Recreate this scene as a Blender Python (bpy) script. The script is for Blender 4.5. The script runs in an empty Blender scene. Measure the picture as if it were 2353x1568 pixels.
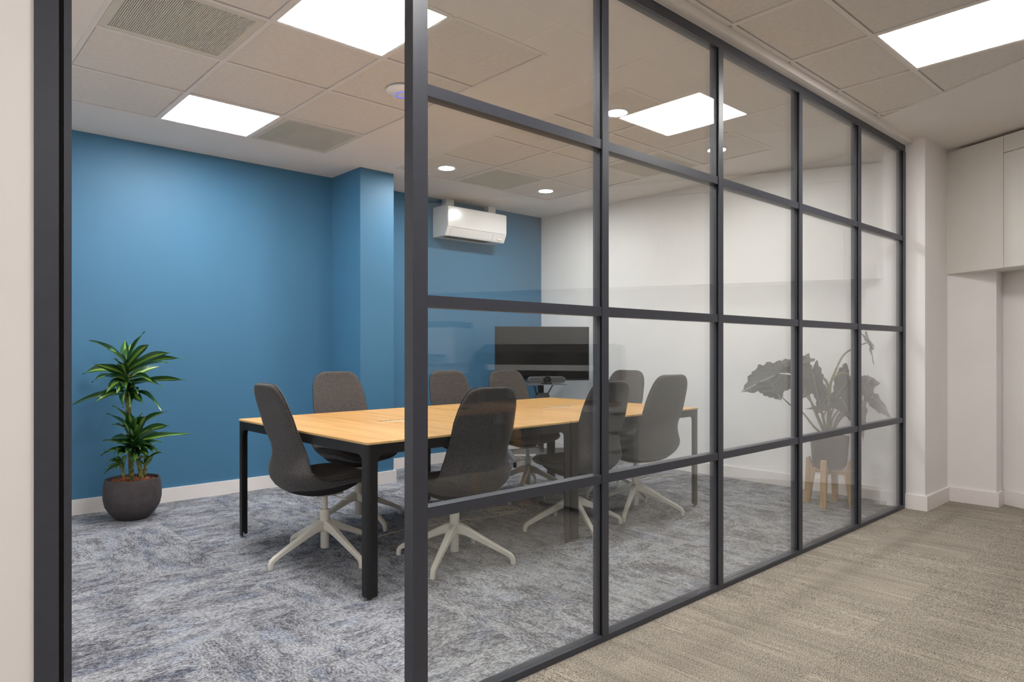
import bpy, bmesh, math, random
from mathutils import Vector, Matrix

# ------------------------------------------------------------------ camera, world, exposure
SC = bpy.context.scene
COL = SC.collection
CAM_H = 1.143
YAW = math.radians(47.55)                       # angle between view axis and the glass wall (X axis)
FX, FY = math.cos(YAW), math.sin(YAW)           # view direction on the floor plan
RX, RY = FY, -FX                                # view's right direction
cam = bpy.data.cameras.new('camera')
cam.sensor_fit = 'HORIZONTAL'; cam.sensor_width = 36.0
cam.lens = 36.0 * 1572.0 / 2353.0
cam.shift_y = (805.0 - 784.0) / 2353.0
cam.clip_start = 0.02
camo = bpy.data.objects.new('camera', cam); COL.objects.link(camo)
camo.location = (0, 0, CAM_H)
camo.rotation_euler = (math.pi / 2, 0, -math.atan2(FX, FY))
SC.camera = camo
w = bpy.data.worlds.new('world'); SC.world = w; w.use_nodes = True
w.node_tree.nodes['Background'].inputs[0].default_value = (0.9, 0.95, 1.0, 1)
w.node_tree.nodes['Background'].inputs[1].default_value = 0.2
vs = SC.view_settings
vs.view_transform = 'Standard'; vs.look = 'None'; vs.gamma = 1.0; vs.use_curve_mapping = False
vs.exposure = 0.0
SC.cycles.max_bounces = 12; SC.cycles.diffuse_bounces = 6; SC.cycles.glossy_bounces = 6
SC.cycles.transparent_max_bounces = 40
SC.cycles.sample_clamp_indirect = 8.0

PANEL_L = 37.0          # radiance of the ceiling light panels
SPOT_L = 380.0          # radiance of the round downlights
CORR_L = 30.0

random.seed(7)
CEIL = 2.67
YF, YB = 1.734, 1.780   # faces of the glazed partition

def at(px, py, d):      # measured picture coordinate + real distance along the view axis -> point in the room
    u = (px - 1176.5) / 1572.0 * d
    return Vector((FX * d + RX * u, FY * d + RY * u, CAM_H - (py - 805.0) / 1572.0 * d))

# ------------------------------------------------------------------ mesh helpers
class MB:
    def __init__(s): s.bm = bmesh.new()
    def box(s, x0, x1, y0, y1, z0, z1):
        c = [s.bm.verts.new(p) for p in ((x0,y0,z0),(x1,y0,z0),(x1,y1,z0),(x0,y1,z0),(x0,y0,z1),(x1,y0,z1),(x1,y1,z1),(x0,y1,z1))]
        for f in ((0,3,2,1),(4,5,6,7),(0,1,5,4),(1,2,6,5),(2,3,7,6),(3,0,4,7)):
            s.bm.faces.new([c[i] for i in f])
        return s
    def prism(s, pts, lo, hi, axis='z'):
        def P(a, b, h):
            return (a, b, h) if axis == 'z' else ((a, h, b) if axis == 'y' else (h, a, b))
        A = [s.bm.verts.new(P(a, b, lo)) for a, b in pts]; B = [s.bm.verts.new(P(a, b, hi)) for a, b in pts]
        n = len(pts)
        s.bm.faces.new(A); s.bm.faces.new(B)
        for i in range(n):
            s.bm.faces.new((A[i], A[(i+1) % n], B[(i+1) % n], B[i]))
        return s
    def lathe(s, prof, cx=0, cy=0, n=32, cap=True):
        rings = []
        for r, z in prof:
            rings.append([s.bm.verts.new((cx + r*math.cos(2*math.pi*i/n), cy + r*math.sin(2*math.pi*i/n), z)) for i in range(n)])
        for a, b in zip(rings, rings[1:]):
            for i in range(n):
                s.bm.faces.new((a[i], a[(i+1) % n], b[(i+1) % n], b[i]))
        if cap:
            s.bm.faces.new(rings[0]); s.bm.faces.new(rings[-1])
        return s
    def tube(s, pts, r, n=8, closed=False):
        pts = [Vector(p) for p in pts]; rings = []
        rr = r if isinstance(r, (list, tuple)) else [r] * len(pts)
        N = len(pts)
        for i, p in enumerate(pts):
            if closed: t = pts[(i+1) % N] - pts[i-1]
            else: t = pts[min(i+1, N-1)] - pts[max(i-1, 0)]
            t.normalize()
            ref = Vector((0,0,1)) if abs(t.z) < 0.92 else Vector((1,0,0))
            a = t.cross(ref).normalized(); b = t.cross(a).normalized()
            rings.append([s.bm.verts.new(p + a*rr[i]*math.cos(2*math.pi*k/n) + b*rr[i]*math.sin(2*math.pi*k/n)) for k in range(n)])
        for i in range(N if closed else N-1):
            A, B = rings[i], rings[(i+1) % N]
            for k in range(n):
                s.bm.faces.new((A[k], A[(k+1) % n], B[(k+1) % n], B[k]))
        if not closed:
            s.bm.faces.new(rings[0]); s.bm.faces.new(rings[-1])
        return s
    def sweep(s, pts, secs, side):      # rounded-rectangle section along a path; secs = (width, height)
        pts = [Vector(p) for p in pts]; side = Vector(side).normalized(); rings = []
        for i, p in enumerate(pts):
            t = (pts[min(i+1, len(pts)-1)] - pts[max(i-1, 0)]).normalized()
            up = side.cross(t).normalized()
            W, H = secs[i][0]/2, secs[i][1]/2; c = min(W, H) * 0.32
            loop = [(W-c,H),(W,H-c),(W,-H+c),(W-c,-H),(-W+c,-H),(-W,-H+c),(-W,H-c),(-W+c,H)]
            rings.append([s.bm.verts.new(p + side*a + up*b) for a, b in loop])
        for A, B in zip(rings, rings[1:]):
            for k in range(8):
                s.bm.faces.new((A[k], A[(k+1) % 8], B[(k+1) % 8], B[k]))
        s.bm.faces.new(rings[0]); s.bm.faces.new(rings[-1])
        return s
    def bevel(s, w, seg=2, edges=None):
        es = edges if edges is not None else [e for e in s.bm.edges if e.calc_face_angle(0) > 0.6]
        bmesh.ops.bevel(s.bm, geom=es, offset=w, segments=seg, profile=0.5, affect='EDGES', clamp_overlap=True)
        return s
    def mesh(s, name):
        bmesh.ops.recalc_face_normals(s.bm, faces=s.bm.faces)
        me = bpy.data.meshes.new(name); s.bm.to_mesh(me); s.bm.free(); return me

def link(name, me, m, parent=None, smooth=False, sub=0, loc=None, rz=None):
    if m is not None and not me.materials: me.materials.append(m)
    o = bpy.data.objects.new(name, me); COL.objects.link(o)
    if parent is not None: o.parent = parent
    if loc is not None: o.location = loc
    if rz is not None: o.rotation_euler = (0, 0, rz)
    if smooth is True:
        me.polygons.foreach_set('use_smooth', [True]*len(me.polygons))
    elif smooth:
        me.polygons.foreach_set('use_smooth', [True]*len(me.polygons))
        me.set_sharp_from_angle(angle=math.radians(smooth))
    if sub:
        md = o.modifiers.new('smooth', 'SUBSURF'); md.levels = sub; md.render_levels = sub
    return o
def obj(name, mb, m, parent=None, **k): return link(name, mb.mesh(name), m, parent, **k)
def tag(o, label, cat, group=None):
    o['label'] = label; o['category'] = cat
    if group: o['group'] = group
    return o
def thing(name, label, cat, loc=(0,0,0), rz=0.0, group=None):
    o = bpy.data.objects.new(name, None); COL.objects.link(o); o.empty_display_size = 0.1
    o.location = loc; o.rotation_euler = (0, 0, rz)
    return tag(o, label, cat, group)
def struct(name, mb, m, **k):
    o = obj(name, mb, m, **k); o['kind'] = 'structure'; return o
def copy(o, parent=None, loc=None, rz=None):
    c = o.copy(); COL.objects.link(c); c.parent = parent
    if loc is not None: c.location = loc
    if rz is not None: c.rotation_euler = (0, 0, rz)
    return c

# ------------------------------------------------------------------ materials
class NT:
    def __init__(s, name):
        s.m = bpy.data.materials.new(name); s.m.use_nodes = True
        s.t = s.m.node_tree; s.n = s.t.nodes; s.b = s.n['Principled BSDF']
    def node(s, kind, **k):
        x = s.n.new(kind)
        for a, v in k.items(): setattr(x, a, v)
        return x
    def put(s, sock, v):
        if isinstance(v, bpy.types.NodeSocket): s.t.links.new(v, sock)
        else: sock.default_value = v
    def math(s, op, a, b=0.0, clamp=False):
        x = s.node('ShaderNodeMath', operation=op, use_clamp=clamp); s.put(x.inputs[0], a); s.put(x.inputs[1], b); return x.outputs[0]
    def coord(s, which='Object'): return s.node('ShaderNodeTexCoord').outputs[which]
    def offset_random(s, vec, amount=53.0):
        oi = s.node('ShaderNodeObjectInfo')
        a = s.node('ShaderNodeVectorMath', operation='SCALE'); s.put(a.inputs[0], (1.0, 1.7, 0.3)); s.put(a.inputs['Scale'], s.math('MULTIPLY', oi.outputs['Random'], amount))
        b = s.node('ShaderNodeVectorMath', operation='ADD'); s.put(b.inputs[0], vec); s.put(b.inputs[1], a.outputs[0]); return b.outputs[0]
    def scale(s, vec, sc):
        a = s.node('ShaderNodeVectorMath', operation='MULTIPLY'); s.put(a.inputs[0], vec); s.put(a.inputs[1], sc); return a.outputs[0]
    def noise(s, vec, scale=1.0, detail=2.0, rough=0.5):
        x = s.node('ShaderNodeTexNoise'); s.put(x.inputs['Vector'], vec); x.inputs['Scale'].default_value = scale
        x.inputs['Detail'].default_value = detail; x.inputs['Roughness'].default_value = rough; return x.outputs['Fac']
    def ramp(s, f, lo, hi, a=0.0, b=1.0, smooth=True):
        x = s.node('ShaderNodeMapRange'); x.interpolation_type = 'SMOOTHSTEP' if smooth else 'LINEAR'
        s.put(x.inputs['Value'], f); x.inputs['From Min'].default_value = lo; x.inputs['From Max'].default_value = hi
        x.inputs['To Min'].default_value = a; x.inputs['To Max'].default_value = b; return x.outputs['Result']
    def mix(s, f, a, b, mode='MIX'):
        x = s.node('ShaderNodeMix', data_type='RGBA', blend_type=mode)
        s.put(x.inputs[0], f); s.put(x.inputs[6], a if not isinstance(a, tuple) else (*a, 1)); s.put(x.inputs[7], b if not isinstance(b, tuple) else (*b, 1)); return x.outputs[2]
    def bump(s, h, strength=0.2, dist=0.002):
        x = s.node('ShaderNodeBump'); x.inputs['Strength'].default_value = strength; x.inputs['Distance'].default_value = dist
        s.put(x.inputs['Height'], h); s.put(s.b.inputs['Normal'], x.outputs[0])
    def out(s, color, rough=0.5, metal=0.0, spec=0.5):
        s.put(s.b.inputs['Base Color'], color if not isinstance(color, tuple) else (*color, 1))
        s.put(s.b.inputs['Roughness'], rough); s.b.inputs['Metallic'].default_value = metal
        s.b.inputs['Specular IOR Level'].default_value = spec
        return s.m

def plain(name, col, rough=0.5, metal=0.0, spec=0.5, var=0.04, sc=6.0, bump=0.0, bsc=200.0):
    n = NT(name); c = n.coord('Object')
    f = n.noise(c, sc, 3.0)
    k = n.ramp(f, 0.3, 0.7, 1.0 - var, 1.0 + var)
    col2 = n.mix(1.0, col, n.node('ShaderNodeCombineColor').outputs[0], 'MULTIPLY')
    cc = n.n[-1]
    comb = [x for x in n.n if x.bl_idname == 'ShaderNodeCombineColor'][0]
    for i in range(3): n.put(comb.inputs[i], k)
    if bump: n.bump(n.noise(c, bsc, 2.0), bump, 0.001)
    return n.out(col2, rough, metal, spec)

def emit(name, col, strength):
    m = bpy.data.materials.new(name); m.use_nodes = True; t = m.node_tree; t.nodes.clear()
    e = t.nodes.new('ShaderNodeEmission'); e.inputs[0].default_value = (*col, 1); e.inputs[1].default_value = strength
    o = t.nodes.new('ShaderNodeOutputMaterial'); t.links.new(e.outputs[0], o.inputs[0]); return m

def glass(name, tint):
    n = NT(name); t = n.t; n.n.remove(n.b)
    g = n.node('ShaderNodeNewGeometry')
    dt = n.node('ShaderNodeVectorMath', operation='DOT_PRODUCT'); t.links.new(g.outputs['Incoming'], dt.inputs[0]); t.links.new(g.outputs['Normal'], dt.inputs[1])
    c = n.math('ABSOLUTE', dt.outputs['Value'])
    gg = n.math('SQRT', n.math('ADD', n.math('MULTIPLY', c, c), 1.52*1.52 - 1.0))
    dm = n.math('SUBTRACT', gg, c); sm = n.math('ADD', gg, c)
    a = n.math('POWER', n.math('DIVIDE', dm, sm), 2.0)
    b = n.math('POWER', n.math('DIVIDE', n.math('SUBTRACT', n.math('MULTIPLY', c, sm), 1.0), n.math('ADD', n.math('MULTIPLY', c, dm), 1.0)), 2.0)
    F = n.math('MULTIPLY', n.math('MULTIPLY', a, n.math('ADD', b, 1.0)), 0.5, clamp=True)
    tr = n.node('ShaderNodeBsdfTransparent'); tr.inputs[0].default_value = (*tint, 1)
    gl = n.node('ShaderNodeBsdfGlossy'); gl.inputs['Roughness'].default_value = 0.0; gl.inputs['Color'].default_value = (1,1,1,1)
    mx = n.node('ShaderNodeMixShader'); t.links.new(F, mx.inputs[0]); t.links.new(tr.outputs[0], mx.inputs[1]); t.links.new(gl.outputs[0], mx.inputs[2])
    t.links.new(mx.outputs[0], n.n['Material Output'].inputs[0])
    return n.m

def carpet_room():
    n = NT('blue_grey_carpet'); c = n.offset_random(n.coord('Object'))
    m1 = n.noise(n.scale(c, (9.0, 19.0, 1.0)), 1.0, 5.0, 0.66)
    m2 = n.noise(n.scale(c, (3.0, 6.0, 1.0)), 1.0, 2.0)
    fine = n.noise(n.scale(c, (300.0, 420.0, 1.0)), 1.0, 1.0)
    mid = n.noise(n.scale(c, (60.0, 120.0, 1.0)), 1.0, 3.0)
    f = n.ramp(m1, 0.34, 0.60, 0.20, 0.56)
    f = n.math('ADD', f, n.ramp(m2, 0.3, 0.7, -0.14, 0.14))
    f = n.math('ADD', f, n.ramp(fine, 0.25, 0.75, -0.50, 0.50, False))
    f = n.math('ADD', f, n.ramp(mid, 0.3, 0.7, -0.30, 0.28), True)
    base = n.mix(f, (0.066, 0.066, 0.082), (0.52, 0.53, 0.56))
    bl = n.ramp(n.noise(n.scale(c, (4.0, 9.0, 1.0)), 1.0, 2.0), 0.50, 0.72, 0.0, 0.5)
    col = n.mix(bl, base, n.mix(f, (0.072, 0.082, 0.122), (0.38, 0.44, 0.56)))
    n.bump(fine, 0.5, 0.003)
    return n.out(col, 0.95, 0, 0.1)

def carpet_corridor():
    n = NT('beige_carpet'); c = n.offset_random(n.coord('Object'))
    st = n.noise(n.scale(c, (170.0, 3.0, 1.0)), 1.0, 2.0)
    br = n.noise(n.scale(c, (26.0, 2.4, 1.0)), 1.0, 3.0)
    lg = n.noise(n.scale(c, (6.0, 1.4, 1.0)), 1.0, 2.0)
    fine = n.noise(n.scale(c, (250.0, 200.0, 1.0)), 1.0, 2.0)
    f = n.math('ADD', n.ramp(br, 0.3, 0.7, 0.42, 0.56), n.ramp(lg, 0.35, 0.65, -0.04, 0.04))
    f = n.math('ADD', f, n.math('MULTIPLY', n.ramp(st, 0.3, 0.7, -0.20, 0.20), n.ramp(lg, 0.45, 0.68, 0.12, 1.0)))
    f = n.math('ADD', f, n.ramp(fine, 0.28, 0.72, -0.52, 0.52, False), True)
    col = n.mix(f, (0.085, 0.074, 0.070), (0.50, 0.445, 0.365))
    oi = n.node('ShaderNodeObjectInfo')
    k = n.ramp(oi.outputs['Random'], 0, 1, 0.96, 1.04, False)
    comb = n.node('ShaderNodeCombineColor')
    for i in range(3): n.put(comb.inputs[i], k)
    col = n.mix(1.0, col, comb.outputs[0], 'MULTIPLY')
    n.bump(fine, 0.4, 0.003)
    return n.out(col, 0.95, 0, 0.1)

def wood(name, a, b, strip=0.085, axis=1, rough=0.35):
    n = NT(name); c = n.coord('Object')
    sx = n.node('ShaderNodeSeparateXYZ'); n.put(sx.inputs[0], c)
    idx = n.math('FLOOR', n.math('DIVIDE', sx.outputs[1 - axis], strip))
    wn = n.node('ShaderNodeTexWhiteNoise', noise_dimensions='1D'); n.put(wn.inputs['W'], idx)
    lo = (70.0, 2.4, 6.0) if axis == 1 else (2.4, 70.0, 6.0)
    mid = (11.0, 0.9, 3.0) if axis == 1 else (0.9, 11.0, 3.0)
    g = n.noise(n.scale(c, lo), 1.0, 4.0, 0.6)
    h = n.noise(n.scale(c, mid), 1.0, 3.0)
    f = n.math('ADD', n.ramp(g, 0.3, 0.7, 0.0, 0.38), n.math('ADD', n.ramp(h, 0.3, 0.7, -0.1, 0.40), n.math('MULTIPLY', wn.outputs[0], 0.36)), True)
    return n.out(n.mix(f, a, b), rough)

def zwood(name, a, b):                           # grain along z
    n = NT(name); c = n.coord('Object')
    g = n.noise(n.scale(c, (60.0, 60.0, 3.0)), 1.0, 4.0, 0.6)
    return n.out(n.mix(n.ramp(g, 0.3, 0.7), a, b), 0.5)

def fabric(name, dark, light):
    n = NT(name); c = n.coord('Object')
    f = n.noise(c, 560.0, 2.0, 0.7); g = n.noise(c, 150.0, 2.0)
    k = n.math('ADD', n.ramp(f, 0.40, 0.68), n.ramp(g, 0.3, 0.7, -0.12, 0.12), True)
    n.bump(f, 0.35, 0.0015)
    m = n.out(n.mix(k, dark, light), 0.95, 0, 0.15)
    n.b.inputs['Sheen Weight'].default_value = 0.12; n.b.inputs['Sheen Roughness'].default_value = 0.5
    return m

def leaf_striped(name, edge, mid):
    n = NT(name); uv = n.coord('UV')
    sx = n.node('ShaderNodeSeparateXYZ'); n.put(sx.inputs[0], uv)
    d = n.math('ABSOLUTE', n.math('SUBTRACT', sx.outputs[0], 0.5))
    j = n.noise(n.scale(uv, (60.0, 4.0, 1.0)), 1.0, 2.0)
    d = n.math('ADD', d, n.ramp(j, 0.3, 0.7, -0.05, 0.05))
    col = n.mix(n.ramp(d, 0.06, 0.20), mid, edge)
    return n.out(col, 0.28, 0, 0.6)

def leaf_veined(name):
    n = NT(name); uv = n.coord('UV')
    sx = n.node('ShaderNodeSeparateXYZ'); n.put(sx.inputs[0], uv)
    d = n.math('ABSOLUTE', n.math('SUBTRACT', sx.outputs[0], 0.5))
    midrib = n.ramp(d, 0.004, 0.016, 1.0, 0.0)
    ph = n.math('SUBTRACT', n.math('ADD', n.math('MULTIPLY', sx.outputs[1], 6.0), n.ramp(n.noise(uv, 5.0, 2.0), 0.2, 0.8, -0.35, 0.35)), n.math('MULTIPLY', d, 9.0))
    fr = n.math('ABSOLUTE', n.math('SUBTRACT', n.math('FRACT', ph), 0.5))
    lat = n.ramp(fr, 0.015, 0.055, 0.55, 0.0)
    v = n.math('MAXIMUM', midrib, lat)
    col = n.mix(v, n.mix(n.noise(uv, 9.0, 3.0), (0.006, 0.009, 0.007), (0.017, 0.023, 0.018)), (0.22, 0.26, 0.21))
    return n.out(col, 0.55, 0, 0.3)

M = {}
M['white'] = plain('white_wall_paint', (0.82, 0.793, 0.783), 0.65, 0, 0.3, 0.015, 3.0, 0.06, 180.0)
M['white2'] = plain('white_room_paint', (0.82, 0.815, 0.81), 0.6, 0, 0.3, 0.015, 3.0, 0.04, 180.0)
M['blue'] = plain('blue_wall_paint', (0.060, 0.182, 0.312), 0.52, 0, 0.35, 0.02, 2.0, 0.05, 220.0)
M['skirt'] = plain('white_skirting_paint', (0.82, 0.78, 0.76), 0.4, 0, 0.4, 0.01)
M['plaster'] = plain('ceiling_plaster', (0.80, 0.755, 0.715), 0.75, 0, 0.2, 0.015, 2.0)
M['tile'] = plain('mineral_ceiling_tile', (0.73, 0.685, 0.64), 0.85, 0, 0.15, 0.03, 40.0, 0.25, 500.0)
M['bar'] = plain('ceiling_grid_paint', (0.78, 0.73, 0.69), 0.5, 0, 0.3, 0.01)
M['void'] = plain('dark_void', (0.03, 0.028, 0.026), 0.9, 0, 0.1)
M['vent'] = plain('vent_cream_paint', (0.66, 0.62, 0.54), 0.5, 0, 0.3, 0.02)
M['frame'] = plain('anthracite_powder_coat', (0.042, 0.045, 0.059), 0.38, 0.0, 0.45, 0.05, 30.0, 0.05, 700.0)
M['seal'] = plain('black_rubber', (0.006, 0.006, 0.006), 0.85, 0, 0.1)
M['glass'] = glass('clear_glass', (0.976, 0.983, 0.981))
M['carpet'] = carpet_room()
M['beige'] = carpet_corridor()
M['oak'] = wood('light_oak_veneer', (0.47, 0.235, 0.066), (0.76, 0.455, 0.165), 0.085, 1, 0.38)
M['edge'] = wood('plywood_edge', (0.52, 0.34, 0.13), (0.72, 0.52, 0.24), 0.5, 1, 0.5)
n_ = NT('chipboard'); c_ = n_.coord('Object'); M['chip'] = n_.out(n_.mix(n_.ramp(n_.noise(c_, 190.0, 2.0), 0.38, 0.62), (0.22, 0.13, 0.05), (0.72, 0.55, 0.33)), 0.9)
M['black'] = plain('black_steel', (0.011, 0.0105, 0.011), 0.42, 0.0, 0.4, 0.05, 30.0)
M['fabric'] = fabric('charcoal_melange_fabric', (0.034, 0.032, 0.033), (0.150, 0.139, 0.136))
M['pan'] = plain('dark_cover_cloth', (0.034, 0.032, 0.032), 0.95, 0, 0.1)
M['offwhite'] = plain('off_white_powder_coat', (0.70, 0.67, 0.60), 0.42, 0, 0.45, 0.03, 20.0)
M['pot'] = plain('dark_stone_pot', (0.075, 0.064, 0.066), 0.7, 0, 0.3, 0.12, 25.0, 0.15, 120.0)
M['greypot'] = plain('matt_charcoal_pot', (0.060, 0.055, 0.055), 0.7, 0, 0.3, 0.05, 20.0)
M['pebble'] = plain('clay_pebble', (0.30, 0.10, 0.05), 0.85, 0, 0.2, 0.35, 60.0)
M['leaf'] = leaf_striped('striped_leaf', (0.022, 0.085, 0.026), (0.30, 0.50, 0.08))
M['leaf2'] = leaf_veined('veined_leaf')
M['cane'] = plain('ringed_cane', (0.16, 0.15, 0.045), 0.7, 0, 0.3, 0.55, 45.0, 0.5, 90.0)
M['stalk'] = plain('green_stalk', (0.15, 0.17, 0.055), 0.5, 0, 0.4, 0.2, 30.0)
M['birch'] = zwood('pale_wood', (0.46, 0.27, 0.12), (0.68, 0.45, 0.22))
M['screen'] = plain('black_screen', (0.008, 0.008, 0.008), 0.12, 0, 0.5, 0.02)
M['bezel'] = plain('black_plastic', (0.014, 0.013, 0.014), 0.4, 0, 0.4)
M['grey'] = plain('grey_plastic', (0.16, 0.16, 0.165), 0.5)
M['gmesh'] = plain('speaker_cloth', (0.07, 0.07, 0.075), 0.8)
M['acwhite'] = plain('gloss_white_plastic', (0.82, 0.81, 0.80), 0.18, 0, 0.5, 0.01)
M['shadow'] = plain('dark_slot', (0.02, 0.02, 0.02), 0.8)  # flat near-black painted as the shade inside openings
M['cable'] = plain('cream_cable', (0.55, 0.52, 0.44), 0.5)
M['panel'] = emit('light_panel_glow', (1.0, 0.985, 0.965), PANEL_L)
M['cpanel'] = emit('office_panel_glow', (1.0, 0.975, 0.95), CORR_L)
M['spot'] = emit('downlight_glow', (1.0, 0.98, 0.955), SPOT_L)
M['ring'] = emit('blue_status_light', (0.12, 0.12, 1.0), 1.5)
M['cab'] = plain('cream_laminate', (0.71, 0.685, 0.645), 0.5, 0, 0.4, 0.01)
M['chrome'] = plain('chrome', (0.7, 0.7, 0.72), 0.2, 1.0)
M['dwood'] = zwood('brown_wood', (0.20, 0.10, 0.04), (0.32, 0.17, 0.07))
M['drawer'] = plain('grey_cabinet_paint', (0.30, 0.29, 0.28), 0.5)
M['prn'] = plain('printer_white', (0.72, 0.73, 0.74), 0.5)

# ------------------------------------------------------------------ room shell
ROOM_X0, ROOM_X1 = 0.05, 5.58
BLUE_Y = 5.55
CX0, CY0 = -2.6, -4.3                                    # open office extents
S0 = Vector((5.954, 1.612)); DS = Vector((-0.4395, -0.8982)); NS = Vector((0.8982, -0.4395))
def SK(t, n): p = S0 + DS*t + NS*n; return (p.x, p.y)     # along / behind the slanting cabinet wall

floor = struct('floor', MB().box(CX0, 7.2, CY0, 5.9, -0.12, -0.012), M['beige'])
def carpet_tiles(xs, ys, m, spin):
    full = None
    for x0, x1 in xs:
        for y0, y1 in ys:
            wx, wy = x1 - x0, y1 - y0
            if abs(wx - 0.5) < 1e-4 and abs(wy - 0.5) < 1e-4:
                if full is None: full = MB().box(-0.2499, 0.2499, -0.2499, 0.2499, -0.010, 0.0).mesh('carpet_tile'); full.materials.append(m)
                me, rot = full, spin(x0, y0)
            else:
                me, rot = MB().box(-wx/2 + .0001, wx/2 - .0001, -wy/2 + .0001, wy/2 - .0001, -0.010, 0.0).mesh('carpet_tile'), 0.0
            link('carpet_tile', me, m, floor, loc=((x0+x1)/2, (y0+y1)/2, 0.0), rz=rot)
def cuts(a, b, start, step):
    v = [a]; k = math.ceil((a - start) / step + 1e-6)
    while start + k*step < b - 1e-4: v.append(start + k*step); k += 1
    v.append(b); return [(p, q) for p, q in zip(v, v[1:]) if q - p > 0.01]
H2 = math.pi/2
carpet_tiles(cuts(0.05, 5.60, 0.33, 0.5), cuts(1.757, 5.62, 1.79, 0.5), M['carpet'], lambda x, y: random.choice((0, 2*H2)) + (H2 if random.random() < (0.12 if x < 1.4 else 0.85) else 0))
carpet_tiles(cuts(0.3, 6.8, 3.32, 0.5), cuts(-2.93, 1.757, 1.575, 0.5), M['beige'], lambda x, y: random.choice((0, 2*H2)))

struct('wall_back', MB().box(ROOM_X0 - 0.1, 2.915, BLUE_Y, BLUE_Y + 0.2, 0, 2.9), M['blue'])
struct('wall_pillar', MB().box(2.915, 3.24, 5.06, BLUE_Y + 0.2, 0, 2.9), M['blue'])
struct('wall_back', MB().box(3.24, ROOM_X1 + 0.2, 5.60, 5.75, 0, 2.9), M['blue'])
struct('wall_right', MB().box(ROOM_X1, ROOM_X1 + 0.2, 1.75, 5.60, 0, 2.9), M['white2'])
struct('wall_nib', MB().box(5.447, 5.60, 1.606, 1.86, 0, 2.9), M['white'])
struct('wall_left', MB().box(ROOM_X0 - 0.1, ROOM_X0, YB + 0.02, BLUE_Y, 0, 2.9), M['white2'])
struct('wall_front', MB().box(CX0, 0.228, YF, YB + 0.02, 0, 2.9), M['white'])
struct('wall_office', MB().box(5.60, 6.3, 1.606, 1.745, 0, 2.9), M['white'])
struct('wall_projection', MB().box(5.965, 6.13, 1.295, 1.612, 0, 2.9), M['white'])
a, b, c, d = SK(0.18, 0.305), SK(6.6, 0.305), SK(6.6, 0.45), SK(0.0, 0.45)
struct('wall_slanted', MB().prism([a, b, c, (6.5, 1.30)], 0, 2.9), M['white'])
struct('wall_far_office', MB().box(CX0, 7.2, CY0 - 0.1, CY0, 0, 2.9), M['white'])
struct('wall_office_end', MB().box(CX0 - 0.1, CX0, CY0, YB, 0, 2.9), M['white'])

BH, BT = 0.105, 0.018
def skirting(name, x0, x1, y0, y1):
    mb = MB().box(x0, x1, y0, y1, 0, BH); mb.bevel(0.003, 1); struct(name, mb, M['skirt'])
skirting('baseboard_back', ROOM_X0, 2.915, BLUE_Y - BT, BLUE_Y)
skirting('baseboard_pillar_side', 2.915 - BT, 2.915, 5.06 - BT, BLUE_Y - BT)
skirting('baseboard_pillar', 2.915, 3.24 + BT, 5.06 - BT, 5.06)
skirting('baseboard_pillar_end', 3.24, 3.24 + BT, 5.06, 5.60)
skirting('baseboard_back', 3.24 + BT, ROOM_X1, 5.60 - BT, 5.60)
skirting('baseboard_right', ROOM_X1 - BT, ROOM_X1, 1.86, 5.60 - BT)
skirting('baseboard_nib', 5.447 - 0.014, 5.447, 1.606 - BT, YF - 0.002)
skirting('baseboard_office', 5.447, 5.965 - BT, 1.606 - BT, 1.606)
skirting('baseboard_projection', 5.965 - BT, 5.965, 1.295 - BT, 1.606)
skirting('baseboard_projection_end', 5.965, 6.13, 1.295 - BT, 1.295)
mb = MB().prism([SK(0.17, 0.287), SK(6.6, 0.287), SK(6.6, 0.305), SK(0.17, 0.305)], 0, BH); struct('baseboard_slanted', mb, M['skirt'])

# ------------------------------------------------------------------ ceiling
ceiling = struct('ceiling', MB().box(CX0, 7.2, CY0, 5.8, 2.80, 2.95), M['void'])
def board(x0, x1, y0, y1, z0=CEIL, z1=2.80): obj('plasterboard', MB().box(x0, x1, y0, y1, z0, z1), M['plaster'], ceiling)
BAYS = [([0.715, 1.315, 1.915, 2.515]), ([3.17, 3.765, 4.365, 4.965])]
YL = [2.49, 3.0915, 3.693, 4.2965, 4.90]
board(ROOM_X0, 0.715, YB, BLUE_Y); board(2.515, 3.17, YB, 5.6); board(4.965, ROOM_X1, YB, 5.6)
for xl in BAYS:
    board(xl[0], xl[-1], YB - 0.03, YL[0]); board(xl[0], xl[-1], YL[-1], 5.6)
def grid(xl, yl, skip):
    g = 0.0125
    for i, x in enumerate(xl):
        wd = 0.012 if i in (0, len(xl)-1) else g
        obj('ceiling_bar', MB().box(x - wd, x + wd, yl[0], yl[-1], CEIL - 0.003, CEIL + 0.03), M['bar'], ceiling)
    for j, y in enumerate(yl):
        for x0, x1 in zip(xl, xl[1:]):
            obj('ceiling_bar', MB().box(x0 + g, x1 - g, y - g, y + g, CEIL - 0.003, CEIL + 0.03), M['bar'], ceiling)
    for i, (x0, x1) in enumerate(zip(xl, xl[1:])):
        for j, (y0, y1) in enumerate(zip(yl, yl[1:])):
            if (i, j) in skip: continue
            mb = MB().box(x0 + .0172, x1 - .0172, y0 + .0172, y1 - .0172, CEIL + 0.002, CEIL + 0.022)
            obj('ceiling_tile', mb, M['tile'], ceiling)
grid(BAYS[0], YL, {(1,3), (1,0), (0,1), (2,3)})
grid(BAYS[1], YL, {(1,3), (2,1)})

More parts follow.
